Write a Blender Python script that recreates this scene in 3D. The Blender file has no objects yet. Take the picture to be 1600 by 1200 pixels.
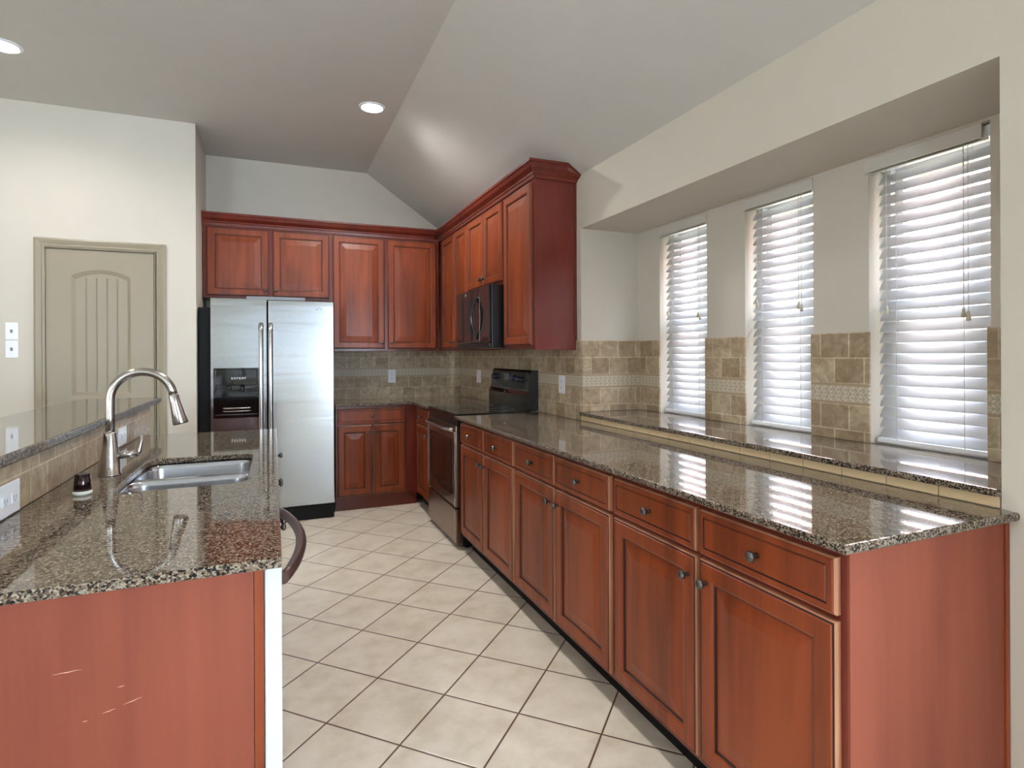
import bpy, bmesh, math, random
from mathutils import Vector, Matrix
random.seed(7)
S = bpy.context.scene
C = S.collection
PI = math.pi

# ---------------------------------------------------------------- camera
cam = bpy.data.cameras.new('camera'); camo = bpy.data.objects.new('camera', cam); C.objects.link(camo)
cam.sensor_width = 36; cam.lens = 894.4 / 1600 * 36; cam.clip_start = .02
cam.shift_y = -(600 - 553.5) / 1600
camo.rotation_mode = 'QUATERNION'
_m = Matrix.Rotation(-.3953, 4, 'Z') @ Matrix.Rotation(PI / 2, 4, 'X') @ Matrix.Rotation(-.0045, 4, 'Z')
camo.rotation_quaternion = _m.to_quaternion(); camo.location = (0, 0, 1.328)
S.camera = camo
# ---------------------------------------------------------------- world, exposure, sun, fill lamps
S.view_settings.view_transform = 'Standard'; S.view_settings.look = 'None'
S.view_settings.gamma = 1; S.view_settings.use_curve_mapping = False
S.view_settings.exposure = 0.9
w = bpy.data.worlds.new('sky'); S.world = w; w.use_nodes = True
bg = w.node_tree.nodes['Background']; bg.inputs[0].default_value = (.62, .80, 1, 1); bg.inputs[1].default_value = 14

def lamp(name, kind, loc, rot, energy, col=(1, 1, 1), **k):
    l = bpy.data.lights.new(name, kind); l.energy = energy; l.color = col
    for a, b in k.items(): setattr(l, a, b)
    o = bpy.data.objects.new(name, l); C.objects.link(o); o.location = loc; o.rotation_euler = rot
    return o
lamp('sun', 'SUN', (0, 0, 8), (0, math.radians(-38), math.radians(12)), 26.0, (1, .95, .88), angle=.01)
# added unseen fill lamps at the rear openings and before the closed left wall
lamp('dining_window_daylight', 'AREA', (2.75, -4.62, 1.3), (PI / 2, 0, 0), 30, (.92, .96, 1), shape='RECTANGLE', size=1.6, size_y=2.0)
lamp('left_window_daylight', 'AREA', (-4.12, .5, 1.5), (PI / 2, 0, -PI / 2), 26, (.94, .97, 1), shape='RECTANGLE', size=3.0, size_y=1.7)
lamp('rear_window_daylight', 'AREA', (-3.3, -4.62, 1.5), (PI / 2, 0, 0), 26, (.92, .96, 1), shape='RECTANGLE', size=.9, size_y=1.6)

# ---------------------------------------------------------------- materials
def lin(c):
    return tuple(((v / 255) / 12.92 if v <= 10 else (((v / 255) + .055) / 1.055) ** 2.4) for v in c) + (1,)
class NT:
    def __init__(s, name):
        s.m = bpy.data.materials.new(name); s.m.use_nodes = True; s.t = s.m.node_tree
        s.b = s.t.nodes['Principled BSDF']; s.out = s.t.nodes['Material Output']
    def n(s, ty, **k):
        q = s.t.nodes.new(ty)
        for a, b in k.items(): setattr(q, a, b)
        return q
    def l(s, a, b): s.t.links.new(a, b)
    def coord(s): return s.n('ShaderNodeTexCoord').outputs['Object']
    def mapping(s, v, scale=(1, 1, 1), loc=(0, 0, 0), rot=(0, 0, 0)):
        q = s.n('ShaderNodeMapping'); s.l(v, q.inputs[0])
        q.inputs['Scale'].default_value = scale; q.inputs['Location'].default_value = loc; q.inputs['Rotation'].default_value = rot
        return q.outputs[0]
    def noise(s, v, scale, detail=3, rough=.5, dist=0):
        q = s.n('ShaderNodeTexNoise'); s.l(v, q.inputs['Vector']); q.inputs['Scale'].default_value = scale
        q.inputs['Detail'].default_value = detail; q.inputs['Roughness'].default_value = rough; q.inputs['Distortion'].default_value = dist
        return q.outputs['Fac']
    def ramp(s, f, stops, interp='LINEAR'):
        q = s.n('ShaderNodeValToRGB'); s.l(f, q.inputs[0]); e = q.color_ramp.elements; q.color_ramp.interpolation = interp
        while len(e) < len(stops): e.new(.5)
        for i, (p, c) in enumerate(stops): e[i].position = p; e[i].color = c
        return q.outputs[0]
    def math(s, op, a, b=None, c=None):
        q = s.n('ShaderNodeMath', operation=op)
        for i, v in enumerate((a, b, c)):
            if v is None: continue
            if isinstance(v, (int, float)): q.inputs[i].default_value = v
            else: s.l(v, q.inputs[i])
        return q.outputs[0]
    def mix(s, f, a, b, mode='MIX'):
        q = s.n('ShaderNodeMix', data_type='RGBA', blend_type=mode)
        for i, v in ((0, f), (6, a), (7, b)):
            if isinstance(v, (int, float)): q.inputs[i].default_value = v
            elif isinstance(v, tuple): q.inputs[i].default_value = v
            else: s.l(v, q.inputs[i])
        return q.outputs[2]
    def bump(s, h, strength=.2, dist=.01):
        q = s.n('ShaderNodeBump'); s.l(h, q.inputs['Height']); q.inputs['Strength'].default_value = strength; q.inputs['Distance'].default_value = dist
        s.l(q.outputs[0], s.b.inputs['Normal']); return q
    def set(s, col=None, rough=None, metal=None, **k):
        if col is not None:
            if isinstance(col, tuple): s.b.inputs['Base Color'].default_value = col
            else: s.l(col, s.b.inputs['Base Color'])
        if rough is not None:
            if isinstance(rough, (int, float)): s.b.inputs['Roughness'].default_value = rough
            else: s.l(rough, s.b.inputs['Roughness'])
        if metal is not None: s.b.inputs['Metallic'].default_value = metal
        for a, b in k.items(): s.b.inputs[a.replace('_', ' ')].default_value = b
        return s.m
M = {}
def plain(name, col, rough=.5, metal=0, bumpy=None, **k):
    t = NT(name); v = t.coord()
    c = t.mix(t.noise(v, 6, 3), tuple(x * .94 for x in lin(col)[:3]) + (1,), lin(col))
    t.set(c, rough, metal, **k)
    if bumpy: t.bump(t.noise(v, bumpy[0], 4), bumpy[1], bumpy[2])
    M[name] = t.m
def wood(name, dark, light, rough=.33, coat=.35, sc=(16, 16, 1.3)):
    t = NT(name); v = t.coord()
    a = t.noise(t.mapping(v, sc), 1, 6, .6, .3); b = t.noise(t.mapping(v, (2.2, 2.2, .9)), 1, 3)
    f = t.math('ADD', t.math('MULTIPLY', a, .6), t.math('MULTIPLY', b, .5))
    t.set(t.ramp(f, [(.38, lin(dark)), (.7, lin(light))]), rough, Specular_IOR_Level=.38, Coat_Weight=coat, Coat_Roughness=.18)
    t.bump(a, .04, .002); M[name] = t.m
plain('wall_paint', (202, 194, 180), .75, bumpy=(160, .06, .002))
plain('ceiling_paint', (200, 196, 190), .8, bumpy=(120, .06, .002))
plain('door_paint', (148, 136, 114), .42)
plain('white_plastic', (232, 233, 236), .3)
plain('grey_plastic', (120, 122, 128), .4)
plain('white_enamel', (208, 211, 216), .25)
plain('vinyl', (236, 238, 240), .35)
plain('valance', (204, 198, 188), .4)
plain('black_gloss', (12, 13, 16), .08, Coat_Weight=.5)
plain('black_matte', (7, 7, 7), .6, Specular_IOR_Level=.25)
plain('black_plastic', (22, 23, 26), .28)
plain('cooktop_glass', (14, 14, 17), .04)
plain('oven_glass', (38, 28, 24), .06)
plain('dark_fascia', (84, 84, 88), .3, .8)
plain('display_blue', (24, 30, 56), .2)
plain('bronze', (104, 102, 100), .3, .95)
plain('handle_brown', (84, 62, 58), .3, .6)
plain('pale_mark', (220, 222, 224), .4)
plain('cord', (222, 220, 214), .6)
plain('tassel', (196, 188, 168), .5)
plain('porcelain', (226, 228, 218), .2)
plain('groove', (52, 18, 12), .5)
plain('scratch', (206, 158, 138), .6)
plain('glass_dark', (30, 31, 34), .05)
wood('cherry', (94, 38, 16), (146, 67, 30), .38, .1)
wood('cherry_dark', (82, 25, 17), (116, 42, 27), .33, .35)
wood('cherry_side', (100, 34, 28), (128, 48, 38), .26, .5, (5, 5, .8))
wood('cherry_worn', (110, 46, 29), (140, 70, 47), .55, .0, (9, 9, .7))
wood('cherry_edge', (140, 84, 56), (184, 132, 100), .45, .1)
wood('fence_wood', (176, 160, 140), (214, 202, 186), .8, 0)
def steel(name, col, rough, stretch, amp, dist):
    t = NT(name); v = t.coord()
    t.set(lin(col), rough, 1)
    f = t.noise(t.mapping(v, stretch), 1, 2, .5, .4); g = t.noise(t.mapping(v, (2, 2, 260)), 1, 1)
    h = t.math('ADD', f, t.math('MULTIPLY', g, .02)); t.bump(h, amp, dist); M[name] = t.m
steel('steel', (176, 178, 180), .17, (.7, .7, 9), .3, .006)
steel('steel_plain', (190, 190, 190), .22, (1, 1, 1), 0, .001)
steel('nickel', (172, 166, 160), .25, (1, 1, 1), 0, .001)
steel('sink_steel', (188, 192, 200), .22, (2, 2, 2), .02, .002)
steel('range_steel', (150, 132, 122), .28, (2, 2, 2), .02, .002)
# granite
t = NT('granite'); v = t.coord()
vo = t.n('ShaderNodeTexVoronoi'); t.l(v, vo.inputs['Vector']); vo.inputs['Scale'].default_value = 255
cell = t.n('ShaderNodeSeparateColor'); t.l(vo.outputs['Color'], cell.inputs[0])
big = t.noise(v, 38, 4, .65, .3); huge = t.noise(v, 7, 3)
f = t.math('ADD', t.math('MULTIPLY', cell.outputs[0], .55), t.math('MULTIPLY', big, .62))
f = t.math('ADD', f, t.math('MULTIPLY', t.math('SUBTRACT', huge, .5), .25))
c = t.ramp(f, [(.33, lin((10, 9, 9))), (.43, lin((34, 26, 23))), (.51, lin((84, 66, 52))), (.60, lin((116, 99, 81))), (.72, lin((156, 145, 129))), (.9, lin((40, 36, 34)))])
t.set(c, .045, Specular_IOR_Level=.8, IOR=1.75); M['granite'] = t.m; M['granite_edge'] = t.m.copy(); M['granite_edge'].name = 'granite_edge'
for k_, v_ in (('Roughness', .32), ('IOR', 1.5), ('Specular IOR Level', .2)): M['granite_edge'].node_tree.nodes['Principled BSDF'].inputs[k_].default_value = v_
# travertine tiles with a herringbone band
t = NT('travertine'); v = t.coord(); sx = t.n('ShaderNodeSeparateXYZ'); t.l(v, sx.inputs[0])
u = t.math('ADD', sx.outputs[0], sx.outputs[1]); z = sx.outputs[2]
up = t.math('GREATER_THAN', z, 1.157)
zz = t.math('SUBTRACT', z, t.math('ADD', 1.114, t.math('MULTIPLY', up, .087)))
cb = t.n('ShaderNodeCombineXYZ'); t.l(u, cb.inputs[0]); t.l(zz, cb.inputs[1])
br = t.n('ShaderNodeTexBrick'); t.l(cb.outputs[0], br.inputs['Vector'])
for k, val in (('Scale', 1), ('Mortar Size', .003), ('Mortar Smooth', .2), ('Bias', 0), ('Brick Width', .132), ('Row Height', .105)): br.inputs[k].default_value = val
br.inputs['Color1'].default_value = lin((170, 151, 124)); br.inputs['Color2'].default_value = lin((202, 186, 160)); br.inputs['Mortar'].default_value = lin((222, 210, 186))
br.offset = .5
nz = t.noise(v, 22, 5, .65, .8); n2 = t.noise(t.mapping(v, (4, 4, 9)), 1, 4, .6, .6)
base = t.mix(.75, br.outputs['Color'], t.ramp(nz, [(.3, lin((182, 168, 150))), (.62, lin((252, 250, 246)))]), 'MULTIPLY')
base = t.mix(.5, base, t.ramp(n2, [(.35, lin((196, 178, 156))), (.6, lin((246, 244, 240)))]), 'MULTIPLY')
inb = t.math('MULTIPLY', t.math('GREATER_THAN', z, 1.114), t.math('LESS_THAN', z, 1.201))
inn = t.math('MULTIPLY', t.math('GREATER_THAN', z, 1.124), t.math('LESS_THAN', z, 1.191))
fold = t.math('PINGPONG', t.math('SUBTRACT', z, 1.124), .01675)
st = t.math('FRACT', t.math('DIVIDE', t.math('ADD', u, fold), .0165))
st2 = t.math('FRACT', t.math('DIVIDE', t.math('SUBTRACT', u, fold), .033))
pat = t.math('MULTIPLY', t.math('LESS_THAN', st, .76), t.math('LESS_THAN', t.math('ABSOLUTE', t.math('SUBTRACT', fold, .0084)), .0072))
hb = t.mix(pat, lin((160, 146, 124)), t.mix(t.math('GREATER_THAN', st2, .5), lin((202, 193, 174)), lin((184, 172, 150))))
hb = t.mix(inn, lin((164, 142, 114)), hb)
t.set(t.mix(inb, base, hb), .45)
hgt = t.math('ADD', t.math('MULTIPLY', t.math('SUBTRACT', 1, br.outputs['Fac']), .8), t.math('MULTIPLY', nz, .25)); t.bump(hgt, .35, .003); M['travertine'] = t.m
plain('tile_strip', (208, 182, 142), .45, bumpy=(40, .2, .002))
plain('tile_joint', (120, 100, 78), .7)
# floor tiles on the diagonal
t = NT('floor_tile'); v = t.coord()
mp = t.mapping(v, (1, 1, 1), (0, 0, 0), (0, 0, 0)); sx = t.n('ShaderNodeSeparateXYZ'); t.l(mp, sx.inputs[0])
r2 = math.sqrt(.5); tx = t.math('SUBTRACT', sx.outputs[0], .612); ty = t.math('SUBTRACT', sx.outputs[1], 2.607)
TS = .3115
ua = t.math('DIVIDE', t.math('MULTIPLY', t.math('SUBTRACT', tx, ty), r2), TS); ub = t.math('DIVIDE', t.math('MULTIPLY', t.math('ADD', tx, ty), r2), TS)
da = t.math('PINGPONG', ua, .5); db = t.math('PINGPONG', ub, .5); dm = t.math('MINIMUM', da, db)
gm = t.ramp(dm, [(.0075, (1, 1, 1, 1)), (.0125, (0, 0, 0, 1))])
cid = t.n('ShaderNodeCombineXYZ'); t.l(t.math('FLOOR', ua), cid.inputs[0]); t.l(t.math('FLOOR', ub), cid.inputs[1])
wn = t.n('ShaderNodeTexWhiteNoise', noise_dimensions='2D'); t.l(cid.outputs[0], wn.inputs['Vector'])
cl = t.noise(v, 7, 5, .6, .1)
c = t.ramp(t.math('ADD', cl, t.math('MULTIPLY', t.math('SUBTRACT', wn.outputs[0], .5), .1)), [(.28, lin((200, 187, 167))), (.5, lin((216, 205, 187))), (.72, lin((226, 217, 202)))])
c = t.mix(gm, c, lin((84, 58, 44)))
t.set(c, .3, Specular_IOR_Level=.45); t.bump(t.ramp(dm, [(.006, (0, 0, 0, 1)), (.02, (1, 1, 1, 1))]), .35, .003); M['floor_tile'] = t.m
# brick outside
t = NT('brick'); v = t.coord(); sx = t.n('ShaderNodeSeparateXYZ'); t.l(v, sx.inputs[0])
cb = t.n('ShaderNodeCombineXYZ'); t.l(t.math('ADD', sx.outputs[0], sx.outputs[1]), cb.inputs[0]); t.l(sx.outputs[2], cb.inputs[1])
br = t.n('ShaderNodeTexBrick'); t.l(cb.outputs[0], br.inputs['Vector'])
for k, val in (('Scale', 1), ('Mortar Size', .007), ('Brick Width', .2), ('Row Height', .072)): br.inputs[k].default_value = val
br.inputs['Color1'].default_value = lin((204, 150, 136)); br.inputs['Color2'].default_value = lin((222, 176, 162)); br.inputs['Mortar'].default_value = lin((228, 222, 216))
t.set(br.outputs['Color'], .9); M['brick'] = t.m
t = NT('grass'); v = t.coord(); t.set(t.ramp(t.noise(v, 30, 5), [(.3, lin((110, 120, 80))), (.7, lin((170, 172, 130)))]), .9); M['grass'] = t.m
# window glass: see-through with a surface reflection
t = NT('window_glass'); lw = t.n('ShaderNodeLayerWeight'); lw.inputs[0].default_value = .5; tr = t.n('ShaderNodeBsdfTransparent'); gl = t.n('ShaderNodeBsdfGlossy'); gl.inputs['Roughness'].default_value = .02
fz = t.math('ADD', t.math('MULTIPLY', t.math('POWER', lw.outputs['Facing'], 5), .9), .04); ms = t.n('ShaderNodeMixShader')
t.l(fz, ms.inputs[0]); t.l(tr.outputs[0], ms.inputs[1]); t.l(gl.outputs[0], ms.inputs[2]); t.l(ms.outputs[0], t.out.inputs[0]); M['window_glass'] = t.m
# slats let a little daylight through
t = NT('slat'); t.set(lin((232, 234, 238)), .4); tl = t.n('ShaderNodeBsdfTranslucent'); tl.inputs[0].default_value = lin((226, 232, 240))
ms = t.n('ShaderNodeMixShader'); ms.inputs[0].default_value = .24; t.l(t.b.outputs[0], ms.inputs[1]); t.l(tl.outputs[0], ms.inputs[2]); t.l(ms.outputs[0], t.out.inputs[0]); M['slat'] = t.m
t = NT('lamp_glow'); t.set((1, 1, 1, 1), .5); t.b.inputs['Emission Color'].default_value = (1, .97, .93, 1); t.b.inputs['Emission Strength'].default_value = 14; M['lamp_glow'] = t.m

# ---------------------------------------------------------------- geometry helpers
def link(name, bm, mat, parent=None, smooth=False):
    me = bpy.data.meshes.new(name); bmesh.ops.recalc_face_normals(bm, faces=bm.faces); bm.to_mesh(me); bm.free()
    for m in (mat if isinstance(mat, (list, tuple)) else [mat]): me.materials.append(M[m])
    if smooth:
        for p in me.polygons: p.use_smooth = True
    o = bpy.data.objects.new(name, me); C.objects.link(o)
    if parent: o.parent = parent
    return o
def tag(o, label, cat, group=None):
    o['label'] = label; o['category'] = cat
    if group: o['group'] = group
    return o
def thing(name, label, cat, loc=(0, 0, 0), rz=0, group=None):
    o = bpy.data.objects.new(name, None); C.objects.link(o); o.location = loc; o.rotation_euler = (0, 0, rz); o.empty_display_size = .05
    return tag(o, label, cat, group)
def struct(name, bm, mat, parent=None):
    o = link(name, bm, mat, parent)
    if parent is None: o['kind'] = 'structure'
    return o
def bx(bm, x0, x1, y0, y1, z0, z1, mi=0, bev=0, seg=2):
    vs = [bm.verts.new((x, y, z)) for x in (x0, x1) for y in (y0, y1) for z in (z0, z1)]
    fs = []
    for i in ((0, 1, 3, 2), (4, 6, 7, 5), (0, 4, 5, 1), (2, 3, 7, 6), (0, 2, 6, 4), (1, 5, 7, 3)):
        f = bm.faces.new([vs[k] for k in i]); f.material_index = mi; fs.append(f)
    if bev:
        bmesh.ops.bevel(bm, geom=list({e for f in fs for e in f.edges}), offset=bev, segments=seg, profile=.5, affect='EDGES')
    return bm
def box(name, x0, x1, y0, y1, z0, z1, mat, parent=None, bev=0, seg=2):
    return link(name, bx(bmesh.new(), x0, x1, y0, y1, z0, z1, 0, bev, seg), mat, parent)
def tube(bm, pts, rad, n=14, cap=True, mi=0):
    pts = [Vector(p) for p in pts]; rad = rad if isinstance(rad, (list, tuple)) else [rad] * len(pts)
    d0 = (pts[1] - pts[0]).normalized(); a = Vector((0, 0, 1)) if abs(d0.z) < .9 else Vector((1, 0, 0)); nrm = d0.cross(a).normalized()
    rings = []
    for i, p in enumerate(pts):
        d = (pts[min(i + 1, len(pts) - 1)] - pts[max(i - 1, 0)])
        d = d.normalized() if d.length > 1e-9 else d0
        nrm = (nrm - d * nrm.dot(d)).normalized(); b = d.cross(nrm)
        rings.append([bm.verts.new(p + (nrm * math.cos(2 * PI * k / n) + b * math.sin(2 * PI * k / n)) * rad[i]) for k in range(n)])
    for r, q in zip(rings, rings[1:]):
        for k in range(n):
            f = bm.faces.new((r[k], r[(k + 1) % n], q[(k + 1) % n], q[k])); f.smooth = True; f.material_index = mi
    if cap:
        for r in (rings[0], rings[-1]): bm.faces.new(r).material_index = mi
    return bm
def lathe(bm, prof, c=(0, 0, 0), axis='z', n=24):
    """prof: (radius, height) pairs along the axis"""
    rings = []
    for r, h in prof:
        ring = []
        for k in range(n):
            a = 2 * PI * k / n; p = (r * math.cos(a), r * math.sin(a), h)
            if axis == '-y': p = (p[0], -p[2], p[1])
            ring.append(bm.verts.new((p[0] + c[0], p[1] + c[1], p[2] + c[2])))
        rings.append(ring)
    for r, q in zip(rings, rings[1:]):
        for k in range(n):
            f = bm.faces.new((r[k], r[(k + 1) % n], q[(k + 1) % n], q[k])); f.smooth = True
    for r in (rings[0], rings[-1]): bm.faces.new(r)
    return bm
def prism(bm, poly, axis, a, b, mi=0):
    """poly in the two other axes, extruded along axis from a to b"""
    def P(p, t):
        return {'x': (t, p[0], p[1]), 'y': (p[0], t, p[1]), 'z': (p[0], p[1], t)}[axis]
    A = [bm.verts.new(P(p, a)) for p in poly]; B = [bm.verts.new(P(p, b)) for p in poly]
    fs = [bm.faces.new(A), bm.faces.new(B)]
    for i in range(len(poly)):
        j = (i + 1) % len(poly); fs.append(bm.faces.new((A[i], A[j], B[j], B[i])))
    for f in fs: f.material_index = mi
    return bm
def rrect(x0, x1, y0, y1, r, n=6):
    out = []
    for cx, cy, a0 in ((x1 - r, y1 - r, 0), (x0 + r, y1 - r, 90), (x0 + r, y0 + r, 180), (x1 - r, y0 + r, 270)):
        for k in range(n + 1):
            a = math.radians(a0 + 90 * k / n); out.append((cx + r * math.cos(a), cy + r * math.sin(a)))
    return out
def slab(outer, holes, z0, z1, bev=0.006):
    bm = bmesh.new(); es = []
    for lp in [outer] + holes:
        vs = [bm.verts.new((x, y, z1)) for x, y in lp]
        es += [bm.edges.new((vs[i], vs[(i + 1) % len(vs)])) for i in range(len(vs))]
    bmesh.ops.triangle_fill(bm, edges=es, use_beauty=True)
    r = bmesh.ops.extrude_face_region(bm, geom=bm.faces[:])
    bmesh.ops.translate(bm, verts=[g for g in r['geom'] if isinstance(g, bmesh.types.BMVert)], vec=(0, 0, z0 - z1))
    bmesh.ops.recalc_face_normals(bm, faces=bm.faces)
    if bev:
        sharp = [e for e in bm.edges if len(e.link_faces) == 2 and abs(e.calc_face_angle(0)) > 1.2 and abs(e.verts[0].co.z - e.verts[1].co.z) < 1e-6]
        bmesh.ops.bevel(bm, geom=sharp, offset=bev, segments=3, profile=.5, affect='EDGES')
    bm.normal_update()
    for f in bm.faces:
        if abs(f.normal.z) < .95: f.material_index = 1
    return bm
def frame_rings(bm, x0, x1, z0, z1, rings, back, side=0):
    """concentric rectangular rings; rings = (inset, y, material of the band leading to it)"""
    loops = []
    for ins, y, mi in [(0, back, 0)] + rings:
        loops.append(([bm.verts.new(p) for p in ((x0 + ins, y, z0 + ins), (x1 - ins, y, z0 + ins), (x1 - ins, y, z1 - ins), (x0 + ins, y, z1 - ins))], mi))
    for j, ((a, _), (b, mi)) in enumerate(zip(loops, loops[1:])):
        if j < 2 and side: mi = side
        for k in range(4): bm.faces.new((a[k], a[(k + 1) % 4], b[(k + 1) % 4], b[k])).material_index = mi
    bm.faces.new(loops[-1][0]); bm.faces.new(loops[0][0])
    return bm
def door_mesh(x0, x1, z0, z1, fw=.06, raise_w=.048, worn=0):
    return frame_rings(bmesh.new(), x0, x1, z0, z1, [
        (0, -.012, 0), (.004, -.016, 0), (.009, -.0165, 1), (.011, -.02, 0), (fw - .008, -.02, 0), (fw - .004, -.0175, 0), (fw, -.0165, 0),
        (fw + .002, -.0105, 1), (fw + .006, -.0105, 1), (fw + .006 + raise_w, -.0175, 0)], 0, worn)
def drawer_mesh(x0, x1, z0, z1, worn=0):
    return frame_rings(bmesh.new(), x0, x1, z0, z1, [
        (0, -.013, 0), (.004, -.017, 0), (.008, -.02, 0), (.02, -.02, 0), (.021, -.0175, 1), (.0235, -.0175, 1), (.026, -.02, 0)], 0, worn)
def knob(parent, x, z, y=-.02):
    bm = lathe(bmesh.new(), [(.0075, 0), (.006, .004), (.0048, .010), (.006, .014), (.0115, .017), (.0145, .022), (.0142, .027), (.010, .031), (.003, .0325)], (x, y, z), '-y', 16)
    return link('knob', bm, 'bronze', parent)
def carcass(root, w, d, z0, z1, mat='cherry', frame=True):
    bm = bmesh.new()
    bx(bm, 0, .018, .02, d, z0, z1); bx(bm, w - .018, w, .02, d, z0, z1); bx(bm, .018, w - .018, .02, d, z0, z0 + .018)
    bx(bm, .018, w - .018, d - .01, d, z0 + .018, z1)
    if z0 > 1: bx(bm, .018, w - .018, .02, d - .01, z1 - .018, z1)
    link('carcass', bm, mat, root)
def face_frame(root, w, z0, z1, mat='cherry_dark'):
    box('face_frame', 0, w, 0, .02, z0, z1, mat, root)

# ---------------------------------------------------------------- room shell
XW, XN, YB, XR, YD = 1.772, 2.197, 5.635, -.536, 4.91
ZC, XC, ZS = 3.08, .8385, 2.4447          # flat ceiling, crease, foot of the slope on the right wall
YN0, YN1, ZSO = .897, 3.124, 2.109        # the window nook
WIN = [(2.485, 2.90), (1.815, 2.21), (1.14, 1.56)]
ZW0, ZW1 = .967, 2.10
struct('floor', bx(bmesh.new(), -4.2, 2.35, -4.8, 5.8, -.1, 0), 'floor_tile')
struct('floor_dining', bx(bmesh.new(), 2.35, 4.3, -4.8, -.5, -.1, 0), 'floor_tile')
bm = bmesh.new()
prism(bm, [(-4.2, ZC), (XC, ZC), (2.4, ZC - (2.4 - XC) * (ZC - ZS) / (XW - XC)), (2.4, 3.3), (-4.2, 3.3)], 'y', -.5, 5.8)
bx(bm, -4.2, 1.0, -4.8, -.5, ZC, 3.3); bx(bm, 1.0, 4.3, -4.8, -.5, 2.75, 3.3)
struct('ceiling', bm, 'ceiling_paint')
struct('wall_back', bx(bmesh.new(), -.75, 2.35, YB, 5.8, 0, 3.1), 'wall_paint')
bm = bmesh.new()
bx(bm, -4.2, -1.456 - .02, YD, 5.03, 0, 3.1); bx(bm, -.80, XR, YD, 5.03, 0, 3.1); bx(bm, -1.476, -.80, YD, 5.03, 2.10, 3.1)
bx(bm, -.66, XR, 5.03, YB, 0, 3.1)
bx(bm, -1.75, -.66, 5.4, 5.5, 0, 3.1); bx(bm, -1.75, -1.65, 5.03, 5.4, 0, 3.1)  # unseen closet walls added to stop sky light round the door
struct('wall_pantry', bm, 'wall_paint')
bm = bmesh.new()   # right wall with its window nook
bx(bm, XW, 2.35, -.5, YN0, 0, 2.8); bx(bm, XW, 2.35, YN1, 5.8, 0, 2.8)
bx(bm, XW, 2.35, YN0, YN1, ZSO, 2.8); bx(bm, XW + .004, 2.35, YN0, YN1, 0, .944)
ys = [YN0] + [v for a, b in sorted(WIN) for v in (a, b)] + [YN1]
for a, b in zip(ys[::2], ys[1::2]): bx(bm, XN, 2.35, a, b, .944, ZSO)
for a, b in WIN: bx(bm, XN + .02, 2.35, a, b, .944, ZW0 - .004); bx(bm, XN, 2.35, a, b, ZW1, ZSO)
struct('wall_right', bm, 'wall_paint')
# living-room side, behind and beside the camera
bm = bmesh.new()
bx(bm, -4.2, -3.85, -4.8, -4.7, 0, 3.1); bx(bm, -3.85, -2.9, -4.8, -4.7, 0, .7); bx(bm, -2.9, -1.65, -4.8, -4.7, 0, 2.4); bx(bm, 1.15, 1.78, -4.8, -4.7, 0, 3.1); bx(bm, -1.65, -.85, -4.8, -4.7, 0, 3.1); bx(bm, -.85, 1.15, -4.8, -4.7, 0, .85)
bx(bm, -3.85, -1.65, -4.8, -4.7, 2.4, 3.1); bx(bm, -.85, 1.15, -4.8, -4.7, 2.35, 3.1)
bx(bm, 1.78, 4.3, -4.8, -4.7, 2.4, 3.1); bx(bm, 3.85, 4.3, -4.8, -4.7, 0, 2.4)
struct('wall_rear', bm, 'wall_paint')
bm = bmesh.new(); bx(bm, 4.3, 4.4, -4.8, -.4, 0, 2.8); bx(bm, 2.35, 4.3, -.5, -.4, 0, 2.8)  # unseen side bay added to let the right rear fill light in
struct('wall_dining', bm, 'wall_paint')
bm = bmesh.new()
bx(bm, -4.3, -4.2, -4.8, -1.1, 0, 3.1); bx(bm, -4.3, -4.2, 2.1, 5.03, 0, 3.1); bx(bm, -4.3, -4.2, -1.1, 2.1, 0, .6); bx(bm, -4.3, -4.2, -1.1, 2.1, 2.4, 3.1); bx(bm, -4.34, -4.31, -1.1, 2.1, .6, 2.4)  # window opening closed by an added panel that keeps sky light out
struct('wall_left', bm, 'wall_paint')

# blind in the living-room window behind the camera
rb = thing('window_blind', 'wide white blind in the living room window behind the camera', 'blind', (.15, -4.68, 2.35))
box('head_rail', -1, 1, 0, .05, -.05, 0, 'vinyl', rb)
bm = bmesh.new()
for k in range(34):
    z = -.08 - k * .0425; c_, s_ = .025 * math.cos(math.radians(78)), .025 * math.sin(math.radians(78))
    prism(bm, [(.03 - c_, z + s_), (.03 + c_, z - s_), (.03 + c_, z - s_ - .002), (.03 - c_, z + s_ - .002)], 'x', -.99, .99)
link('slats', bm, 'vinyl', rb)

# windows
for i, (a, b) in enumerate(WIN):
    x0 = 2.285; bm = bmesh.new()
    bx(bm, x0, 2.35, a, a + .03, ZW0, ZW1); bx(bm, x0, 2.35, b - .03, b, ZW0, ZW1)
    bx(bm, x0, 2.35, a + .03, b - .03, ZW0, ZW0 + .035); bx(bm, x0, 2.35, a + .03, b - .03, ZW1 - .035, ZW1)
    wnd = struct('window_%d' % (i + 1), bm, 'vinyl')
    bm = bmesh.new()
    for z0, z1, xx in ((ZW0 + .035, 1.545, x0 + .006), (1.515, ZW1 - .035, x0 + .032)):
        bx(bm, xx, xx + .024, a + .03, a + .058, z0, z1); bx(bm, xx, xx + .024, b - .058, b - .03, z0, z1)
        bx(bm, xx, xx + .024, a + .058, b - .058, z0, z0 + .03); bx(bm, xx, xx + .024, a + .058, b - .058, z1 - .03, z1)
    struct('sash', bm, 'vinyl', wnd)
    bm = bmesh.new(); bx(bm, x0 + .016, x0 + .02, a + .05, b - .05, ZW0 + .05, 1.53); bx(bm, x0 + .042, x0 + .046, a + .05, b - .05, 1.53, ZW1 - .05)
    struct('glass_pane', bm, 'window_glass', wnd)

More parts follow.
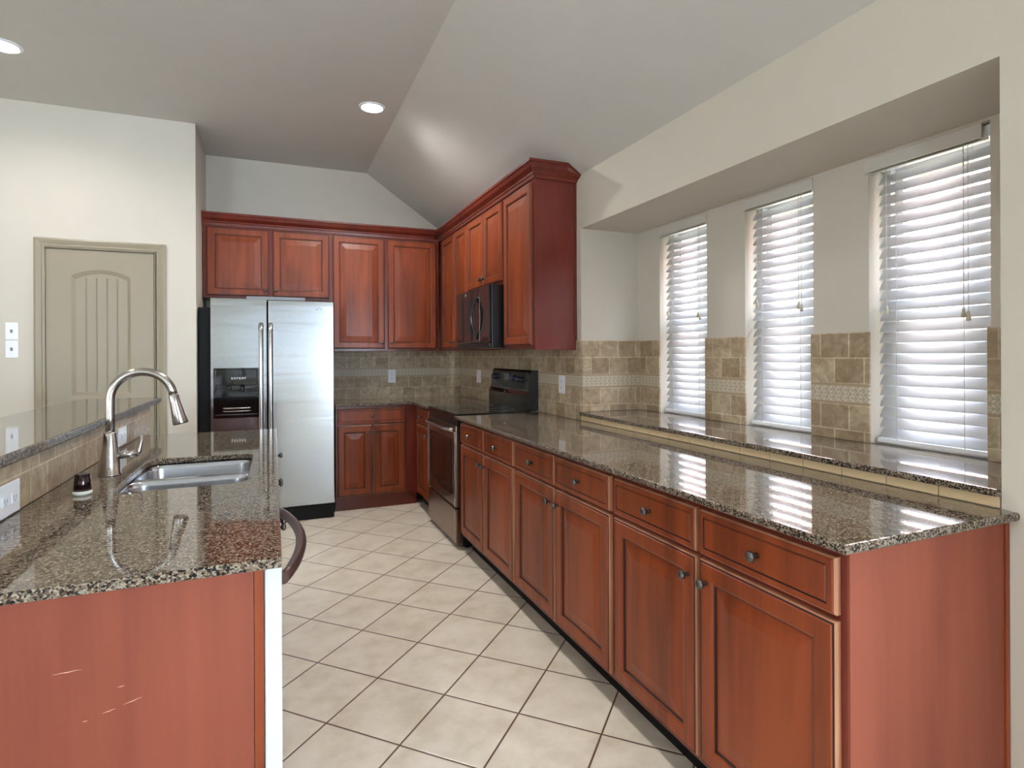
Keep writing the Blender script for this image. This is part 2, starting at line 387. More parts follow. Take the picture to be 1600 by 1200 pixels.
# blinds
BL = [('white slatted blind in the farthest window, nearest the wall cabinets', .80, 1.55),
      ('white slatted blind in the middle of the three windows', .80, 1.55),
      ('white slatted blind in the nearest and largest-looking window', .80, 1.47)]
for (a, b), (lab, _, zt) in zip(WIN, BL):
    r = thing('window_blind', lab, 'blind', (2.247, (a + b) / 2, ZW1), 0, 'blinds in the window nook')
    hw = (b - a) / 2; H = ZW1 - ZW0
    box('head_rail', -.022, .028, -hw + .006, hw - .006, -.045, -.004, 'vinyl', r, .002)
    bm = bx(bmesh.new(), -.056, -.047, -hw + .022 if a < 1.2 else -hw + .002, hw + (.014 if a < 1.2 else -.002), -.062, -.002, 0, .002); bx(bm, -.056, -.05, -hw + .004, hw - .004, -.064, -.056)
    link('valance', bm, 'valance', r)
    bm = bmesh.new(); n = 25; top = -.085; bot = -H + .045; tilt = math.radians(52)
    for k in range(n):
        zc = top + (bot - top) * k / (n - 1); ring = []
        for s in range(7):
            q = (s - 3) / 3 * .0255; crown = .0028 * (1 - ((s - 3) / 3) ** 2)
            x = q * math.cos(tilt) - crown * math.sin(tilt); zq = q * math.sin(tilt) + crown * math.cos(tilt)
            ring.append((x, zc + zq))
        A = [bm.verts.new((x, -hw + .018, z)) for x, z in ring]; B = [bm.verts.new((x, hw - .018, z)) for x, z in ring]
        A2 = [bm.verts.new((x, -hw + .018, z - .0022)) for x, z in ring]; B2 = [bm.verts.new((x, hw - .018, z - .0022)) for x, z in ring]
        for s in range(6):
            bm.faces.new((A[s], A[s + 1], B[s + 1], B[s])).smooth = True; bm.faces.new((A2[s], B2[s], B2[s + 1], A2[s + 1])).smooth = True
            bm.faces.new((A[s], A2[s], A2[s + 1], A[s + 1])); bm.faces.new((B[s], B[s + 1], B2[s + 1], B2[s]))
        bm.faces.new((A[0], B[0], B2[0], A2[0])); bm.faces.new((A[6], A2[6], B2[6], B[6]))
    link('slats', bm, 'slat', r)
    box('bottom_rail', -.024, .024, -hw + .012, hw - .012, -H + .006, -H + .024, 'vinyl', r, .003)
    bm = bmesh.new()
    for y in (-hw * .56, hw * .56):
        for xx in (-.027, .027): tube(bm, [(xx, y, -.045), (xx, y, -H + .02)], .0009, 5)
        for k in range(n): tube(bm, [(-.027, y, top + (bot - top) * k / (n - 1) - .016), (.027, y, top + (bot - top) * k / (n - 1) - .016)], .0007, 4, False)
    link('ladder_cord', bm, 'cord', r)
    for y, zt2 in ((-hw + .075, zt), (-hw + .09, zt + .012), (hw - .06, zt + .04)):
        c = link('lift_cord', tube(bmesh.new(), [(-.034, y, -.05), (-.034, y, zt2 - ZW1)], .0013, 6), 'cord', r)
        link('tassel', lathe(bmesh.new(), [(.003, 0), (.0045, -.004), (.0045, -.012), (.0065, -.018), (.008, -.032), (.003, -.034)], (-.034, y, zt2 - ZW1), 'z', 12), 'tassel', c)

# outside
tag(link('brick_house', bx(bmesh.new(), 6.2, 6.6, -3, 9, -.4, 5), 'brick'), 'sunlit pink brick house seen through the window blinds', 'house')
bm = bmesh.new()
for k in range(60): bx(bm, 4.8, 4.825, -2 + k * .15, -2 + k * .15 + .135, -.4, 1.32)
tag(link('wooden_fence', bm, 'fence_wood'), 'pale board fence standing between the windows and the brick house', 'fence')
struct('lawn', bx(bmesh.new(), 2.35, 12, -6, 12, -.5, -.4), 'grass')

# pantry door
d = bpy.data.objects.new('door_1', None); C.objects.link(d); d.location = (-1.456, YD, 0); d['kind'] = 'structure'
bm = bmesh.new()
for (p0, p1, q0, q1, y) in ((-.046, .028, 0, 2.148, -.018), (.618, .724, 0, 2.148, -.018)): pass
def casing(bm, x0, x1, zt, wd):
    prof = [(0, 0), (0, -.010), (.012, -.014), (.020, -.010), (.03, -.014), (wd - .012, -.02), (wd, -.016), (wd, 0)]   # (distance from opening, y)
    for a, b in zip(prof, prof[1:]):
        pts = lambda p: [(x0 - p[0], p[1], 0), (x0 - p[0], p[1], zt + p[0]), (x1 + p[0], p[1], zt + p[0]), (x1 + p[0], p[1], 0)]
        A = [bm.verts.new(v) for v in pts(a)]; B = [bm.verts.new(v) for v in pts(b)]
        for k in range(3): bm.faces.new((A[k], A[k + 1], B[k + 1], B[k]))
casing(bm, -.002, .664, 2.09, .06)
bx(bm, -.02, -.001, 0, .12, 0, 2.098); bx(bm, .650, .665, 0, .12, 0, 2.098); bx(bm, -.001, .650, 0, .12, 2.084, 2.10)
link('door_casing', bm, 'door_paint', d)
bm = bmesh.new(); W = .645
def arch(x0, x1, z0, z1, rise, y, n=12):
    pts = [(x1, y, z0), (x0, y, z0)]
    for k in range(n + 1):
        u = k / n; pts.append((x0 + (x1 - x0) * u, y, z1 + rise * (1 - (2 * u - 1) ** 2)))
    return [bm.verts.new(p) for p in pts]
px0, px1 = .145, .50
outer = []
es = []
def loop_edges(vs): return [bm.edges.new((vs[i], vs[(i + 1) % len(vs)])) for i in range(len(vs))]
ov = [bm.verts.new(p) for p in ((0, .006, .012), (W, .006, .012), (W, .006, 2.08), (0, .006, 2.08))]
A1 = arch(px0, px1, 1.05, 1.90, .045, .006); A2 = [bm.verts.new(p) for p in ((px0, .006, .22), (px1, .006, .22), (px1, .006, .88), (px0, .006, .88))]
bmesh.ops.triangle_fill(bm, edges=loop_edges(ov) + loop_edges(A1) + loop_edges(A2), use_beauty=True)
B1 = arch(px0 + .022, px1 - .022, 1.072, 1.872, .045, .018); B2 = [bm.verts.new(p) for p in ((px0 + .022, .018, .242), (px1 - .022, .018, .242), (px1 - .022, .018, .858), (px0 + .022, .018, .858))]
for A, B in ((A1, B1), (A2, B2)):
    for i in range(len(A)): bm.faces.new((A[i], A[(i + 1) % len(A)], B[(i + 1) % len(B)], B[i]))
bm.faces.new(B1); bm.faces.new(B2)
nv = [bm.verts.new((p.co.x, .04, p.co.z)) for p in ov]
for i in range(4): bm.faces.new((ov[i], ov[(i + 1) % 4], nv[(i + 1) % 4], nv[i]))
bm.faces.new(nv)
for k in range(1, 5):   # plank grooves as paired beads
    x = px0 + .022 + (px1 - px0 - .044) * k / 5
    for z0, z1 in ((1.075, 1.885), (.245, .855)): bx(bm, x - .004, x - .0015, .0145, .0185, z0, z1); bx(bm, x + .0015, x + .004, .0145, .0185, z0, z1)
sl = link('door_slab', bm, 'door_paint', d)
for z in (1.82, 1.02, .25):
    h = link('hinge', tube(bmesh.new(), [(-.004, -.004, z), (-.004, -.004, z + .09)], .006, 10), 'door_paint', d)
kb = lathe(bmesh.new(), [(.028, 0), (.028, .006), (.012, .01), (.012, .03), (.026, .042), (.028, .055), (.018, .066), (.004, .068)], (W - .06, .006, .92), '-y', 20)
link('door_knob', kb, 'nickel', d)

# ---------------------------------------------------------------- tile backsplashes
def tiles(name, label, boxes):
    bm = bmesh.new()
    for b in boxes: bx(bm, *b)
    return tag(link(name, bm, 'travertine'), label, 'backsplash')
tiles('tile_backsplash', 'travertine backsplash with herringbone band on the back wall beside the refrigerator', [(.47, XW - .01, YB - .01, YB - .0005, .915, 1.40)])
tiles('tile_backsplash', 'travertine backsplash with herringbone band behind the range on the right wall', [(XW - .01, XW - .0005, YN1, YB - .0005, .915, 1.412)])
nb = [(XW, XN, YN1 - .01, YN1 - .0005, .968, 1.412)]
for a, b in zip(ys[::2], ys[1::2]):
    e0, e1 = a - .012 if a > 1 else a + .0005, b + .012 if b < 3 else b - .011
    nb.append((XN - .01, XN - .0005, a - .006 if a > 1 else a + .0005, b + .006 if b < 3 else b - .011, .968, 1.412))
tiles('tile_backsplash', 'travertine wainscot on the far side wall of the window nook', [nb[0]])
tiles('tile_backsplash', 'narrow travertine tile pillar between the nook corner and the farthest window', [nb[4]])
tiles('tile_backsplash', 'travertine pillar tiles between the farthest and middle windows', [nb[3]])
tiles('tile_backsplash', 'travertine pillar tiles between the middle and nearest windows', [nb[2]])
tiles('tile_backsplash', 'narrow travertine tile strip right of the nearest window', [nb[1]])
bm = bmesh.new(); y = YN0 + .001
while y < YN1 - .02:
    L = min(.152, YN1 - y); bx(bm, XW - .006, XW + .003, y + .001, y + L - .0015, .916, .9455, 0, .0012, 1); y += L
bx(bm, XW - .0035, XW + .0035, YN0 + .001, YN1, .915, .9455, 1)
tag(link('tile_strip', bm, ['tile_strip', 'tile_joint']), 'thin cream tile strip between the long counter and the window sill slab', 'tile strip')
tag(link('granite_sill', slab([(XW - .018, YN0 + .001), (XN + .02, YN0 + .001), (XN + .02, YN1 - .0005), (XW - .018, YN1 - .0005)], [], .946, .9665, .004), ['granite', 'granite_edge']), 'polished granite sill slab under the three windows', 'sill')

# ---------------------------------------------------------------- long base cabinets on the right
RB = PI * -.5
UW = .9385
labs = ['cherry base cabinet nearest the camera, with exposed end panel', 'cherry base cabinet in the middle of the long window run', 'cherry base cabinet directly beside the range oven']
def base_unit(loc, rz, w, label, doors, drawers, depth=.59, group=None, toe=.07, kx=None, toemat='black_matte'):
    r = thing('base_cabinet', label, 'cabinet', loc, rz, group)
    carcass(r, w, depth, .105, .891); face_frame(r, w, .105, .891)
    box('toe_kick', 0, w, toe, toe + .016, 0, .105, toemat, r)
    for x0, x1, kn in drawers:
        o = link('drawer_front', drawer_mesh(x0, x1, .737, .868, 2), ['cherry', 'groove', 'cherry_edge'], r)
        if kn: knob(o, (x0 + x1) / 2, .802)
    for x0, x1, side in doors:
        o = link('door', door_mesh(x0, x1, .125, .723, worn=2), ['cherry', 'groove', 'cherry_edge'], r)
        knob(o, x1 - .032 if side > 0 else x0 + .032, .66)
    return r
for i in range(3):
    y1 = .889 + UW * (i + 1)
    # local x runs towards the camera
    dd = [(.0145, .4605, 1), (.4765, .9215, -1)]
    r = base_unit((1.178, y1, 0), RB, UW, labs[i], dd, [(a, b, True) for a, b, _ in dd], group='base cabinets under the long counter')
    if i == 0:
        box('end_panel', UW - .0005, UW + .006, -.001, .575, .0, .891, 'cherry_worn', r)
        box('scribe_strip', UW - .0005, UW + .011, .577, .593, .0, .891, 'cherry', r, .002)
L = base_unit((1.178, 5.04, 0), RB, .535, 'narrow cherry base cabinet left of the range, in the dark corner', [(.08, .50, 1)], [(.08, .50, True)])
Bk = base_unit((.485, 5.04, 0), 0, .693, 'cherry base cabinet with two doors beside the refrigerator', [(.012, .298, 1), (.314, .59, -1)], [(.012, .59, True)], depth=.59, toe=.02, toemat='cherry_dark')

G = ['granite', 'granite_edge']
o = link('countertop', slab([(1.13, .857), (XW + .0, .857), (XW, 3.722), (1.13, 3.722)], [], .892, .914), G)
tag(o, 'long polished granite countertop under the windows', 'countertop')
o = link('countertop', slab([(1.13, 4.503), (XW - .011, 4.503), (XW - .011, YB - .011), (.478, YB - .011), (.478, 5.0), (1.13, 5.0)], [], .892, .914), G)
tag(o, 'L-shaped granite countertop in the far corner beside the range', 'countertop')

# ---------------------------------------------------------------- wall cabinets
def wall_unit(loc, rz, w, z0, z1, label, doors, zb, depth=.318, kz=None, group=None):
    r = thing('wall_cabinet', label, 'cabinet', loc, rz, group)
    carcass(r, w, depth, z0, z1, 'cherry'); face_frame(r, w, z0, z1)
    for x0, x1, side in doors:
        o = link('door', door_mesh(x0, x1, zb, 2.392), ['cherry', 'groove'], r)
        if side: knob(o, x1 - .03 if side > 0 else x0 + .03, zb + .055)
    return r
wall_unit((-.53, 5.315, 0), 0, 1.005, 1.808, 2.42, 'short two-door cherry wall cabinet above the refrigerator', [(.026, .50, 1), (.53, .99, -1)], 1.826)
wall_unit((.476, 5.315, 0), 0, .984, 1.363, 2.42, 'tall two-door cherry wall cabinet on the back wall right of the refrigerator', [(.016, .472, 1), (.499, .961, -1)], 1.383)
r = wall_unit((1.481, 3.675, 0), RB, .489, 1.363, 2.42, 'tall single-door cherry wall cabinet right of the microwave with wide side panel', [(.02, .4735, 0)], 1.383, depth=.29)
box('side_panel', .4885, .496, -.001, .272, 1.354, 2.42, 'cherry_side', r)
box('scribe_strip', .4885, .5, .274, .29, 1.354, 2.42, 'cherry_dark', r, .002)
wall_unit((1.481, 4.455, 0), RB, .779, 1.82, 2.42, 'short two-door cherry wall cabinet above the black microwave', [(.006, .390, 1), (.4, .768, -1)], 1.838, depth=.29)
wall_unit((1.481, 5.315, 0), RB, .859, 1.363, 2.42, 'two-door cherry wall cabinet in the corner left of the microwave', [(.105, .490, 1), (.505, .845, -1)], 1.383, depth=.29)
# crown
CP = [(0, 2.405), (-.012, 2.405), (-.014, 2.425), (-.02, 2.43), (-.02, 2.440), (-.028, 2.447), (-.045, 2.462), (-.055, 2.485), (-.062, 2.489), (-.062, 2.505), (0, 2.505)]
bm = prism(bmesh.new(), [(5.3149 + a, b) for a, b in CP], 'x', XR + .001, 1.418)
tag(link('crown_molding', bm, 'cherry_dark'), 'dark cherry crown molding over the back wall cabinets', 'molding')
bm = bmesh.new()   # right run, mitred return at its near end
x_f, y_e = 1.4809, 3.178
pa = [(x_f + a, y_e + a, b) for a, b in CP]
ring0 = [bm.verts.new((x, 5.63 if b else 5.63, b)) for x, _, b in pa]
ring1 = [bm.verts.new(p) for p in pa]
lim = lambda x: ZC - (x - XC) * (ZC - ZS) / (XW - XC) - .003
ring2 = [bm.verts.new((XW - .085, y_e + a, b)) for a, b in CP]
ring3 = [bm.verts.new((XW - .002, y_e + a, 2.405 + (b - 2.405) * (lim(XW - .002) - 2.405) / .1)) for a, b in CP]
n = len(CP)
for A, B in ((ring0, ring1), (ring1, ring2), (ring2, ring3)):
    for i in range(n - 1): bm.faces.new((A[i], A[i + 1], B[i + 1], B[i]))
tz = bm.faces.new((ring0[-1], ring1[-1], ring2[-1], bm.verts.new((XW - .085, 5.63, 2.505))))
bm.faces.new((ring2[-1], ring3[-1], bm.verts.new((XW - .002, 3.4, lim(XW - .002))), bm.verts.new((XW - .085, 3.4, 2.505))))
tag(link('crown_molding', bm, 'cherry_dark'), 'dark cherry crown molding rising over the right-hand wall cabinets', 'molding')

# ---------------------------------------------------------------- refrigerator
f = thing('refrigerator', 'stainless side-by-side refrigerator with black water dispenser', 'refrigerator', (-.441, 4.88, 0))
FW = .907
bm = bx(bmesh.new(), 0, FW, .07, .74, .02, 1.755, 0, .004); bx(bm, -.088, 0, .10, .74, 0, 1.70)
link('cabinet_body', bm, 'black_matte', f)
# freezer door with dispenser hole
def fdoor(name, x0, x1, hole=None):
    bm = bmesh.new(); z0, z1 = .118, 1.765
    if hole:
        a, b, c, e = hole
        for q in ((x0, a, z0, z1), (b, x1, z0, z1), (a, b, z0, c), (a, b, e, z1)): bx(bm, q[0], q[1], 0, .062, q[2], q[3])
        bmesh.ops.remove_doubles(bm, verts=bm.verts, dist=1e-5)
    else: bx(bm, x0, x1, 0, .062, z0, z1, 0, .008, 3)
    return link(name, bm, 'steel', f)
fl = fdoor('freezer_door', .004, .394, (.022, .338, .848, 1.232)); frd = fdoor('fridge_door', .404, .903)
box('base_grille', .01, FW - .01, .01, .06, .004, .112, 'black_matte', f)
box('hinge_cover', .25, .68, .02, .12, 1.765, 1.79, 'grey_plastic', f, .003)
bm = bmesh.new(); bx(bm, .022, .338, .045, .06, .848, 1.232); bx(bm, .022, .034, -.004, .05, .848, 1.232); bx(bm, .326, .338, -.004, .05, .848, 1.232); bx(bm, .034, .326, -.004, .05, 1.222, 1.232)
bx(bm, .034, .326, -.004, .05, .848, .87); bx(bm, .034, .326, -.006, .05, 1.10, 1.222, 0, .004); tube(bm, [(.13, .02, 1.1), (.13, .02, 1.06)], .014); tube(bm, [(.22, .02, 1.1), (.22, .02, 1.05)], .014); bx(bm, .11, .15, .03, .045, .97, 1.05); bx(bm, .2, .24, .03, .045, .97, 1.05)
disp = link('water_dispenser', bm, 'black_gloss', fl)
bm = bmesh.new()
for k in range(6):
    x = .145 + k * .018; bx(bm, x, x + .003, -.0075, -.0055, 1.145, 1.16); bx(bm, x + .005, x + .011, -.0075, -.0055, 1.145 + (k % 3) * .004, 1.15 + (k % 3) * .005); bx(bm, x + .004, x + .010, -.0075, -.0055, 1.157, 1.160)
link('control_icons', bm, 'pale_mark', disp)
bm = tube(bmesh.new(), [(.085 + .2 * k / 12, -.01 - .02 * math.sin(PI * k / 12), .925) for k in range(13)], .006); tube(bm, [(.085 + .2 * k / 12, -.01 - .02 * math.sin(PI * k / 12), .902) for k in range(13)], .004)
link('drip_tray', bm, 'nickel', disp)
for dr, x in ((fl, .355), (frd, .424)):
    bm = bmesh.new()
    tube(bm, [(x, 0, .60), (x, -.05, .61), (x, -.06, .66), (x, -.064, 1.08), (x, -.06, 1.50), (x, -.05, 1.555), (x, 0, 1.565)], [.02, .019, .0185, .0185, .0185, .019, .02], 16)
    link('handle', bm, 'steel_plain', dr)
bm = bmesh.new()
tube(bm, [(.79 + .024 * math.cos(a), -.003, 1.695 + .012 * math.sin(a)) for a in [PI * (.1 + .85 * k / 12) for k in range(13)]], .003, 8)
for k in range(8): bx(bm, .762 + k * .007, .766 + k * .007, -.003, .0, 1.690, 1.697 if k % 2 else 1.70)
link('brand_emblem', bm, 'pale_mark', frd)

# ---------------------------------------------------------------- microwave
m = thing('microwave', 'black over-the-range microwave mounted under the short wall cabinet', 'microwave', (1.39, 4.45, 1.372), RB)
link('housing', bx(bmesh.new(), 0, .762, 0, .365, 0, .442, 0, .004), 'black_plastic', m)
dm = link('door', bx(bmesh.new(), .004, .565, -.022, -.001, .04, .438, 0, .008, 3), 'black_gloss', m)
box('viewing_window', .05, .47, -.0235, -.0215, .11, .37, 'glass_dark', dm)
link('control_panel', bx(bmesh.new(), .569, .758, -.022, -.001, .04, .438, 0, .006, 2), 'black_gloss', m)
link('vent_strip', bx(bmesh.new(), .004, .758, -.018, -.001, .002, .037, 0, .004), 'black_plastic', m)
link('handle', tube(bmesh.new(), [(.515 , -.022 - .045 * math.sin(PI * k / 14), .07 + .30 * k / 14) for k in range(15)], .010, 10), 'black_gloss', dm)
bm = lathe(bmesh.new(), [(.001, 0), (.011, .0005), (.011, .0015), (.001, .002)], (.25, -.022, .408), '-y', 16)
link('emblem', bm, 'pale_mark', dm)
# ---------------------------------------------------------------- range
g = thing('range', 'stainless electric range with black glass cooktop and tall black control backguard', 'stove', (1.165, 4.495, 0), RB)
RW = .765
bm = bx(bmesh.new(), 0, RW, .02, .595, .02, .90, 0, .003); bx(bm, .03, .08, .05, .1, 0, .02); bx(bm, RW - .08, RW - .03, .05, .1, 0, .02); bx(bm, .03, .08, .5, .55, 0, .02); bx(bm, RW - .08, RW - .03, .5, .55, 0, .02)
link('body', bm, 'black_plastic', g)
ct = link('cooktop', bx(bmesh.new(), 0, RW, -.022, .53, .9, .921, 0, .007, 3), 'cooktop_glass', g)
for cx, cy, rr in ((.2, .13, .1), (.56, .13, .08), (.2, .38, .075), (.56, .38, .1)):
    bm = tube(bmesh.new(), [(cx + rr * math.cos(2 * PI * k / 32), cy + rr * math.sin(2 * PI * k / 32), .9208) for k in range(33)], .0008, 5, False)
    link('burner_ring', bm, 'grey_plastic', ct)
od = link('oven_door', bx(bmesh.new(), .008, RW - .008, -.022, .018, .285, .842, 0, .006, 2), 'range_steel', g)
box('trim_panel', .004, RW - .004, -.012, .018, .845, .899, 'black_plastic', g)
bm = bmesh.new(); frame_rings(bm, .09, RW - .11, .36, .74, [(0, -.025, 0), (.012, -.026, 0), (.03, -.0235, 0)], -.0215)
ow = link('oven_window', bm, 'oven_glass', od)
box('edge_trim', .008, .02, -.027, -.0215, .30, .80, 'steel_plain', od, .002)
box('edge_trim', RW - .04, RW - .009, -.030, -.0215, .288, .80, 'steel_plain', od, .003)
bm = tube(bmesh.new(), [(.03 + (RW - .06) * k / 16, -.028 - .045 * min(1, math.sin(PI * k / 16) * 1.8), .812) for k in range(17)], .0135, 12)
link('handle', bm, 'steel_plain', od)
dw = link('storage_drawer', bx(bmesh.new(), .008, RW - .008, -.022, .018, .035, .272, 0, .006, 2), 'range_steel', g)
box('edge_trim', RW - .026, RW - .009, -.027, -.0215, .038, .27, 'steel_plain', dw, .003)
bm = bmesh.new()
prism(bm, [(.5, .921), (.50, 1.03), (.515, 1.06), (.535, 1.195), (.55, 1.212), (.595, 1.212), (.595, .921)], 'x', 0, RW)
bg_ = link('backguard', bm, 'black_gloss', g)
bm = bmesh.new()
def onbg(z): return .515 + (z - 1.06) / .135 * .02
poly = [(.02, 1.195), (.70, 1.195), (.70, 1.075), (.5, 1.065), (.3, 1.068), (.02, 1.09)]
A = [bm.verts.new((x, onbg(z) - .003, z)) for x, z in poly]; B = [bm.verts.new((x, onbg(z) + .002, z)) for x, z in poly]
bm.faces.new(A)
for i in range(6): bm.faces.new((A[i], A[(i + 1) % 6], B[(i + 1) % 6], B[i]))
link('control_fascia', bm, 'dark_fascia', bg_)
for x, z in ((.075, 1.15), (.13, 1.15), (.50, 1.148), (.575, 1.142), (.645, 1.14)):
    link('control_knob', lathe(bmesh.new(), [(.024, 0), (.024, .006), (.017, .010), (.015, .026), (.012, .028)], (x, onbg(z) - .003, z), '-y', 18), 'display_blue', bg_)
box('clock_display', .24, .41, .517, .53, 1.09, 1.18, 'black_gloss', bg_)
link('emblem', lathe(bmesh.new(), [(.001, 0), (.009, .0005), (.009, .002), (.001, .0025)], (.34, .505, 1.035), '-y', 14), 'pale_mark', bg_)

# ---------------------------------------------------------------- peninsula
PY0, PY1, PX = 1.265, 3.50, .0145
SX0, SX1, SY0, SY1 = -.455, -.08, 2.06, 2.665
hole = rrect(SX0, SX1, SY0, SY1, .055, 6)
o = link('countertop', slab([(-.634, PY0), (PX, PY0), (PX, PY1), (-.634, PY1)], [hole], .892, .914, .004), G)
tag(o, 'polished granite countertop of the peninsula around the sink', 'countertop')
# sink
s = thing('sink', 'stainless double-bowl undermount sink in the peninsula counter', 'sink', ((SX0 + SX1) / 2, (SY0 + SY1) / 2, .7))
def L3(p, z): return (p[0] - (SX0 + SX1) / 2, p[1] - (SY0 + SY1) / 2, z - .7)
bowls = [(SX0 - .004, SX1 + .004, SY0 - .004, 2.345), (SX0 - .004, SX1 + .004, 2.372, SY1 + .004)]
bm = bmesh.new(); es = []
outer = [bm.verts.new(L3(p, .889)) for p in rrect(SX0 - .025, SX1 + .025, SY0 - .025, SY1 + .025, .05, 4)]
es += [bm.edges.new((outer[i], outer[(i + 1) % len(outer)])) for i in range(len(outer))]
tops = []
for b in bowls:
    vs = [bm.verts.new(L3(p, .889)) for p in rrect(*b, .05, 6)]; tops.append(vs); es += [bm.edges.new((vs[i], vs[(i + 1) % len(vs)])) for i in range(len(vs))]
bmesh.ops.triangle_fill(bm, edges=es, use_beauty=True)
for b, vs in zip(bowls, tops):
    prev = vs
    for ins, z, rr in ((.003, .885, .05), (.006, .87, .05), (.012, .73, .05), (.02, .712, .05), (.045, .705, .04)):
        cur = [bm.verts.new(L3(p, z)) for p in rrect(b[0] + ins, b[1] - ins, b[2] + ins, b[3] - ins, rr, 6)]
        for i in range(len(cur)): bm.faces.new((prev[i], prev[(i + 1) % len(cur)], cur[(i + 1) % len(cur)], cur[i])).smooth = True
        prev = cur
    bm.faces.new(prev)
link('basin', bm, 'sink_steel', s)
for b in bowls: link('drain', lathe(bmesh.new(), [(.042, .006), (.042, .009), (.03, .009), (.026, .0065)], ((b[0] + b[1]) / 2 - (SX0 + SX1) / 2, (b[2] + b[3]) / 2 - (SY0 + SY1) / 2, 0), 'z', 20), 'nickel', s)
# faucet
fa = thing('faucet', 'brushed nickel gooseneck pull-down faucet behind the sink', 'faucet', (-.524, 2.375, .914))
bm = lathe(bmesh.new(), [(.034, 0), (.034, .004), (.031, .008), (.029, .05), (.023, .10), (.0185, .145), (.0165, .150), (.001, .150)], (0, 0, 0), 'z', 28)
link('base', bm, 'nickel', fa)
R = .096
pts = [(0, 0, .14), (0, 0, .2), (0, 0, .262)] + [(R - R * math.cos(a), 0, .262 + R * math.sin(a)) for a in [PI * k / 20 * .955 for k in range(1, 21)]]
link('spout', tube(bmesh.new(), pts, .0145, 16), 'nickel', fa)
e = Vector(pts[-1]); dv = (e - Vector(pts[-2])).normalized(); 
link('spray_head', tube(bmesh.new(), [e, e + dv * .004, e + dv * .03, e + dv * .07, e + dv * .105, e + dv * .11], [.0145, .0165, .018, .0215, .0255, .024], 20), 'nickel', fa)
bm = tube(bmesh.new(), [(.02, 0, .066), (.05, .004, .068), (.078, .008, .070)], [.013, .0125, .013], 14)
tube(bm, [(.074, .008, .066), (.084, .01, .078), (.089, .012, .105), (.093, .014, .138)], [.011, .008, .0055, .005], 12)
link('lever_handle', bm, 'nickel', fa)
ag = thing('air_gap', 'short dark chrome air gap cap on a white ring beside the faucet', 'sink air gap', (-.528, 2.075, .914))
link('ring', lathe(bmesh.new(), [(.018, 0), (.024, .004), (.0255, .010), (.022, .013), (.001, .013)], (0, 0, 0), 'z', 24), 'porcelain', ag)
plain('dark_chrome', (70, 58, 60), .12, 1)
link('cap', lathe(bmesh.new(), [(.0225, .013), (.0215, .035), (.019, .060), (.017, .062), (.001, .062)], (0, 0, 0), 'z', 24), 'dark_chrome', ag)
# cabinets of the peninsula, facing the aisle
base_unit((-.008, 1.872, 0), PI / 2, 1.14, 'cherry sink cabinet of the peninsula, only its knob showing past the counter', [(.02, .56, 1), (.58, 1.12, -1)], [(.02, 1.12, False)], depth=.55)
base_unit((-.008, 3.015, 0), PI / 2, .465, 'cherry cabinet at the far end of the peninsula, its knobs showing past the counter', [(.02, .225, 1), (.24, .445, -1)], [(.02, .445, True)], depth=.55)
dwr = thing('dishwasher', 'white-edged dishwasher with a bowed brown handle at the peninsula end', 'dishwasher', (.015, 1.3, 0), PI / 2)
box('tub', .004, .56, .036, .56, .1, .87, 'white_enamel', dwr)
dd_ = link('door', bx(bmesh.new(), -.004, .565, 0, .034, .1, .889, 0, .003), 'white_enamel', dwr)
box('toe_panel', .0, .565, .006, .03, 0, .098, 'white_enamel', dwr)
hp = [(.0 + .55 * k / 18, -.002 - .047 * (math.sin(PI * k / 18) ** .8), .858) for k in range(19)]
hb_ = tube(bmesh.new(), hp, [.013] + [.0125] * 17 + [.013], 14)
link('handle', hb_, 'handle_brown', dd_)
ep = thing('end_panel', 'worn red cherry end panel of the peninsula with pale scratches', 'panel', (-.32, 1.298, 0))
box('board', -.30, .281, -.008, .0, 0, .891, 'cherry_worn', ep)
box('filler_strip', .282, .3, -.009, .0, 0, .891, 'cherry', ep, .001)
for x, z, L_, a in ((-.055, .745, .045, .02), (.045, .70, .012, .05), (.02, .656, .022, .2), (.055, .665, .03, .25), (-.01, .648, .008, .1)):
    bm = bmesh.new(); tube(bm, [(x + L_ * k / 4, -.0079, z + L_ * a * k / 4 + (.0006 if k % 2 else 0)) for k in range(5)], [.0003, .0006, .0010, .0006, .0002], 5); link('scratch', bm, 'scratch', ep)
# knee wall with tile riser and raised bar
struct('wall_knee', bx(bmesh.new(), -.98, -.645, 1.30, 3.72, 0, 1.05), 'wall_paint')
tag(link('tile_riser', bx(bmesh.new(), -.6445, -.635, 1.30, 3.72, .915, 1.0495), 'travertine'), 'low travertine tile riser between the sink counter and the raised bar', 'backsplash')
tag(link('bar_top', slab([(-1.03, 1.25), (-.618, 1.25), (-.618, 3.977), (-1.03, 3.977)], [], 1.0505, 1.0815, .006), G), 'raised granite bar top in front of the pantry door', 'countertop')

# ---------------------------------------------------------------- plates
def plate(name, label, loc, rz, w, h, kind, cat):
    r = thing(name, label, cat, loc, rz)
    link('cover_plate', bx(bmesh.new(), -w / 2, w / 2, -.006, -.0005, -h / 2, h / 2, 0, .002), 'white_plastic', r)
    if kind == 'switch':
        box('toggle', -.005, .005, -.018, -.006, -.012, .010, 'grey_plastic', r, .001)
    elif kind == 'blank':
        pass
    else:
        hz = w > h
        for s in (-1, 1):
            cx, cz = (s * w * .2, 0) if hz else (0, s * h * .17)
            rc = link('receptacle', bx(bmesh.new(), cx - .016, cx + .016, -.009, -.006, cz - .014, cz + .014, 0, .001), 'white_plastic', r)
            bm = bmesh.new(); bx(bm, cx - .008, cx - .0055, -.0094, -.009, cz - .004, cz + .006); bx(bm, cx + .0055, cx + .008, -.0094, -.009, cz - .004, cz + .006); bx(bm, cx - .002, cx + .002, -.0094, -.009, cz - .01, cz - .006)
            link('slots', bm, 'grey_plastic', rc)
    return r
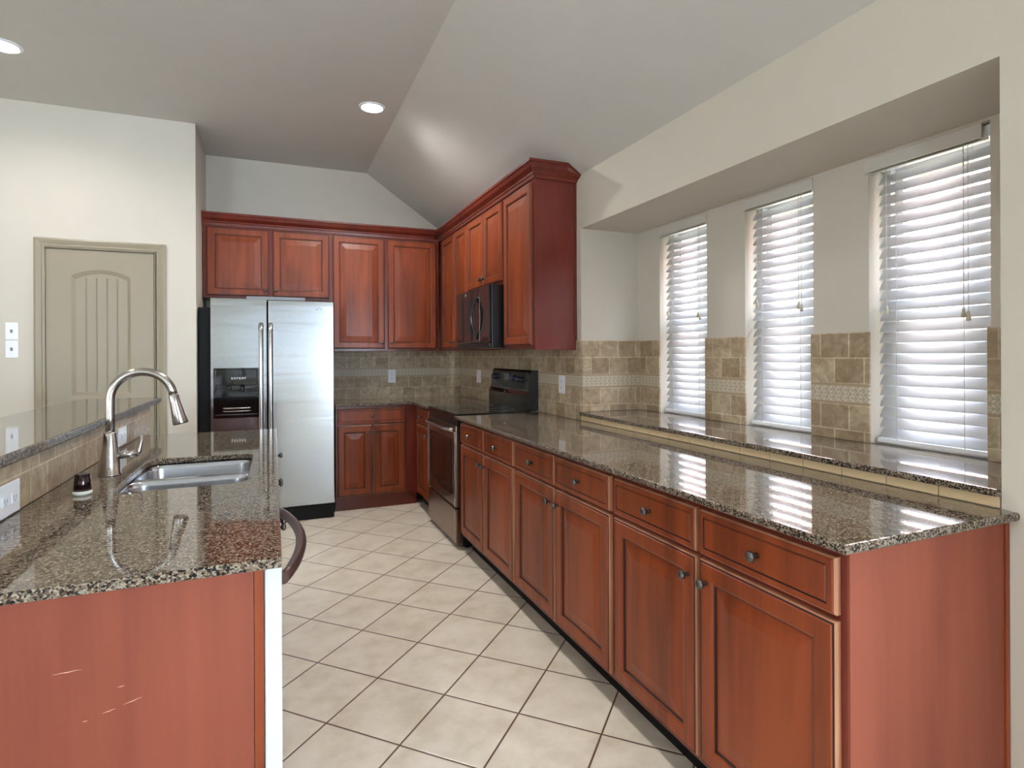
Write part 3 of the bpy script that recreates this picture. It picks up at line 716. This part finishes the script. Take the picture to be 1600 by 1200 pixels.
plate('light_switch', 'upper of the two white switch plates left of the pantry door', (-1.641, YD, 1.501), 0, .07, .118, 'switch', 'switch')
plate('light_switch', 'lower of the two white switch plates left of the pantry door', (-1.641, YD, 1.379), 0, .07, .118, 'switch', 'switch')
plate('wall_outlet', 'white outlet plate on the back wall tile beside the refrigerator', (1.071, YB - .0105, 1.119), 0, .074, .128, 'outlet', 'outlet')
plate('wall_outlet', 'white plate on the right wall tile in the corner left of the range', (XW - .0105, 5.02, 1.125), RB, .1, .12, 'blank', 'outlet')
plate('wall_outlet', 'white outlet plate on the right wall tile between range and window nook', (XW - .0105, 3.36, 1.128), RB, .085, .118, 'outlet', 'outlet')
plate('wall_outlet', 'white horizontal outlet nearest the camera in the tile riser of the peninsula', (-.6345, 1.858, .960), PI / 2, .14, .085, 'outlet', 'outlet')
plate('wall_outlet', 'white horizontal outlet behind the faucet in the tile riser of the peninsula', (-.6345, 3.07, .966), PI / 2, .14, .08, 'outlet', 'outlet')
# ---------------------------------------------------------------- recessed lights
for i, (x, y, lab) in enumerate(((.654, 4.12, 'round recessed ceiling light above the aisle near the slope'), (-1.40, 4.075, 'round recessed ceiling light at the left edge above the bar'),
        (.654, 2.1, 0), (.654, .1, 0), (-1.40, 1.6, 0))):
    if lab == 0: lab = ['round recessed ceiling light above the middle of the aisle, outside the picture', 'round recessed ceiling light above the camera end of the aisle, outside the picture', 'round recessed ceiling light above the near bar end, outside the picture'][i - 2]  # unseen lights added to brighten the floor
    r = thing('ceiling_light', lab, 'light', (x, y, ZC), 0)
    bm = bmesh.new(); n = 32; rs = [(.092, -.0005), (.090, -.006), (.078, -.008), (.072, -.004)]
    rings = [[bm.verts.new((a * math.cos(2 * PI * k / n), a * math.sin(2 * PI * k / n), z)) for k in range(n)] for a, z in rs]
    for p, q in zip(rings, rings[1:]):
        for k in range(n): bm.faces.new((p[k], p[(k + 1) % n], q[(k + 1) % n], q[k]))
    link('trim_ring', bm, 'white_enamel', r)
    link('lens', lathe(bmesh.new(), [(.074, -.001), (.073, -.004), (.04, -.007), (.001, -.008)], (0, 0, 0), 'z', 32), 'lamp_glow', r)
    lamp('ceiling_light_glow', 'SPOT', (x, y, ZC - .02), (0, 0, 0), 36 if i > 1 else (82 if i == 0 else 26), (1, .98, .96), spot_size=math.radians(92 if i > 1 else 166), spot_blend=.8, shadow_soft_size=.06)
